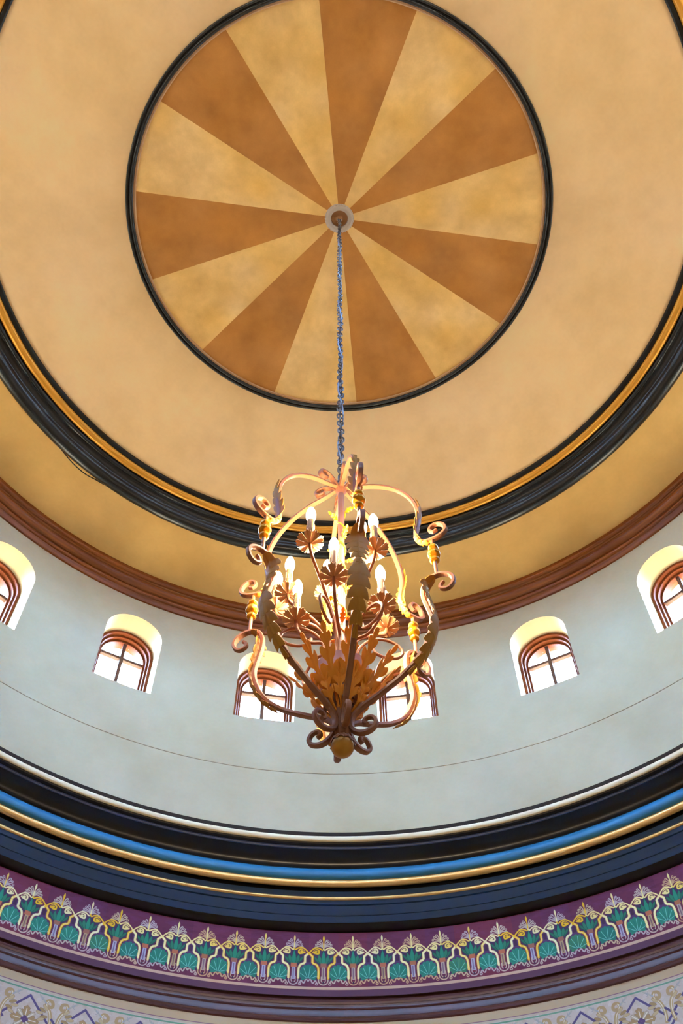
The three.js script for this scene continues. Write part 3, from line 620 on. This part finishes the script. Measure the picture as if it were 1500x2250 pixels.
// base: bowl, ball and foliage
obj('bowl', lat([[0.012, 2.285], [0.03, 2.30], [0.055, 2.335], [0.068, 2.375], [0.073, 2.43], [0.08, 2.465], [0.076, 2.468], [0.066, 2.42], [0.05, 2.345], [0.02, 2.315], [0.001, 2.31]]), M.bowl, ch);
obj('base_collar', lat([[0.001, 2.30], [0.024, 2.30], [0.03, 2.285], [0.026, 2.265], [0.020, 2.25], [0.022, 2.205], [0.018, 2.19], [0.001, 2.185]]), M.iron, ch);
{
  const b = new THREE.SphereGeometry(0.031, 32, 20); b.translate(0, 2.152 - C0, 0); const ball = obj('ball_finial', b, std({ color: 0xa5701f, roughness: 0.38, metalness: 0.55 }), ch);
  const cap = leaf([[0.006, 0.036], [0.022, 0.030], [0.030, 0.016], [0.034, 0.004]], { w: 0.013, lobes: 1.02, curl: 0.2, side: 1, lift: 0.001, rows: 18, cols: 6, kind: 'oak' });
  for (let i = 0; i < 9; i++) { const m = obj('cap_petal', cap, M.iron, ball); m.position.y = 2.152 - C0; m.rotation.y = i * 40 * D; }
}
const oakGeo = low(cutLeaf([[0.026, 2.275], [0.05, 2.315], [0.082, 2.37], [0.112, 2.425], [0.14, 2.475], [0.168, 2.515]], OAK, { w: 0.03, side: -1, curl: -0.25 }));
for (let k = 0; k < 12; k++) {
  const m = obj('oak_leaf', oakGeo, M.goldLeaf, ch); m.rotation.y = (ARM0 + 30 * k - 90) * D; 
  const s = 0.93 + 0.14 * rnd(); m.scale.set(s, 0.96 + 0.1 * rnd(), s); m.position.y = (1 - m.scale.y) * (2.275 - C0);
}
const shortGeo = low(cutLeaf([[0.03, 2.27], [0.055, 2.30], [0.072, 2.335], [0.084, 2.365], [0.092, 2.388]], OAK, { w: 0.022, side: -1, curl: -0.25 }));
for (let k = 0; k < 12; k++) { const m = obj('short_leaf', shortGeo, M.goldLeaf, ch); m.rotation.y = (ARM0 + 15 + 30 * k - 90) * D; }
const tendrilGeo = low(sweep([[0.032, 2.44], [0.04, 2.53], [0.062, 2.60], [0.10, 2.638], [0.142, 2.642], [0.175, 2.62], [0.186, 2.588], [0.168, 2.562], [0.13, 2.558], [0.10, 2.575], [0.094, 2.60]], { w: 0.0048, t: 0.0048, n: 80, sec: Array.from({ length: 8 }, (_, i) => [Math.cos(i * Math.PI / 4), Math.sin(i * Math.PI / 4)]) }));
for (let k = 0; k < 6; k++) { const m = obj('tendril', tendrilGeo, M.iron, ch); m.rotation.y = (ARM0 + 30 + 60 * k - 90) * D; }

// candles
const BULB_H = 0.098;
const bulbGeo = new THREE.LatheGeometry([[0.001, -0.044], [0.0115, -0.043], [0.0142, -0.032], [0.0165, -0.018], [0.0166, -0.006], [0.0146, 0.010], [0.0105, 0.024], [0.006, 0.035], [0.0025, 0.041], [0.0005, 0.043]].map((p) => new THREE.Vector2(...p)), 20);
const sleeveGeo = (() => {
  const g = new THREE.LatheGeometry([[0.001, -0.001], [0.0105, -0.001], [0.0118, -0.004], [0.0112, -0.03], [0.0118, -0.06], [0.0112, -0.09], [0.0118, -0.122], [0.001, -0.122]].map((p) => new THREE.Vector2(...p)).reverse(), 18);
  const drips = []; for (let i = 0; i < 7; i++) { const c = new THREE.CapsuleGeometry(0.0022, 0.018 + 0.025 * rnd(), 3, 6); const a = i * 0.95; c.translate(0.0115 * Math.cos(a), -0.025 - 0.06 * rnd(), 0.0115 * Math.sin(a)); drips.push(c.toNonIndexed()); }
  return mergeGeometries([g.toNonIndexed(), ...drips]);
})();
const bobecheGeo = (() => {
  const pos = [], idx = [], nA = 360, nR = 8, pet = 9;
  const rim = (th) => { const f = ((th / (2 * Math.PI)) * pet) % 1, d = Math.abs(f - 0.5) * 2; return 0.017 + 0.028 * (d > 0.87 ? 0.1 : 0.86 - 0.2 * Math.pow(d, 3) + 0.14 * Math.pow(Math.abs(Math.cos(d * Math.PI * 1.5)), 1.5)); };
  for (let s = 0; s < 2; s++) for (let i = 0; i < nA; i++) for (let j = 0; j <= nR; j++) {
    const th = i / nA * 2 * Math.PI, t = j / nR, r = 0.003 + (rim(th) - 0.003) * t;
    const f = ((th / (2 * Math.PI)) * pet) % 1;
    pos.push(r * Math.cos(th), -0.012 + 6 * r * r + 0.003 * Math.cos((f - 0.5) * 2 * Math.PI) * t + (s ? -0.0014 : 0), r * Math.sin(th));
  }
  const m = nR + 1, half = nA * m;
  for (let i = 0; i < nA; i++) for (let j = 0; j < nR; j++) { const a = i * m + j, b = ((i + 1) % nA) * m + j; idx.push(a, b + 1, b, a, a + 1, b + 1, half + a, half + b, half + b + 1, half + a, half + b + 1, half + a + 1); if (j === nR - 1) idx.push(a + 1, half + a + 1, half + b + 1, a + 1, half + b + 1, b + 1); }
  return geoFrom(pos, idx);
})();
const candles = [ // bulb centre height, radius, azimuth
  [3.00, 0.238, -24], [3.00, 0.217, 28.5], [3.12, 0.12, 36], [3.00, 0.172, -81], [3.22, 0.14, -159], [3.05, 0.225, -107], [3.00, 0.18, 127],
  [2.84, 0.202, -6.5], [2.84, 0.145, -73], [2.84, 0.155, 52], [2.84, 0.156, 172],
];
candles.forEach(([hb, r, az], i) => {
  const s = Math.sin(az * D), c = Math.cos(az * D), P = (rr, h, da = 0) => [rr * Math.sin((az + da) * D), h - C0, rr * Math.cos((az + da) * D)];
  const bot = hb - 0.047 - 0.122, r0 = 0.034 + 0.008 * (i % 3);
  const stem = tube3([P(r0, 2.30), P(r0 + 0.004, 2.42), P(r0 + 0.006, 2.54), P(r0 + 0.012, bot - 0.20 < 2.56 ? 2.575 : bot - 0.2), P(r0 + (r - r0) * 0.55, bot - 0.105), P(r0 + (r - r0) * 0.93, bot - 0.055), P(r, bot - 0.018), P(r, bot + 0.004)], 0.0052, 60, 8);
  const b = obj('candle_branch', stem, M.iron, ch);
  const put = (name, g, m) => { const o = obj(name, g, m, b); o.position.set(r * s, bot - C0, r * c); return o; };
  const bb = put('bobeche', bobecheGeo, M.petal); bb.position.y -= 0.002; bb.rotation.y = i * 0.7;
  const sl = put('candle_sleeve', sleeveGeo, M.sleeve); sl.position.y += 0.122; sl.rotation.y = i * 1.3;
  const bu = put('candle_bulb', bulbGeo, M.bulb); bu.position.y += 0.122 + 0.043; bu.castShadow = false;
  const L = new THREE.PointLight(BULB_COLOR, BULB_CANDELA, 0, 2);
  L.position.copy(bu.position); L.position.y += 0.006; L.castShadow = true; L.shadow.radius = 0.75; L.name = 'candle_light'; b.add(L);
});

/* ---------- loose wire by the big ring ---------- */
{
  const pts = [[-2.142, 7.185, -1.570], [-2.137, 7.17, -1.585], [-2.07, 7.15, -1.688], [-1.998, 7.14, -1.798], [-1.915, 7.14, -1.891], [-1.848, 7.15, -1.944], [-1.783, 7.17, -2.003], [-1.775, 7.185, -2.01]];
  const o = thing('loose_wire', 'thin dark wire hanging loose below the outer edge of the black ring moulding', 'wire', [0, H(7.15), 0]);
  obj('strand', tube3(pts.map(([x, y, z]) => [x, y - 7.15, z]), 0.0042, 40, 6), M.black, o);
}

renderer.render(scene, camera);
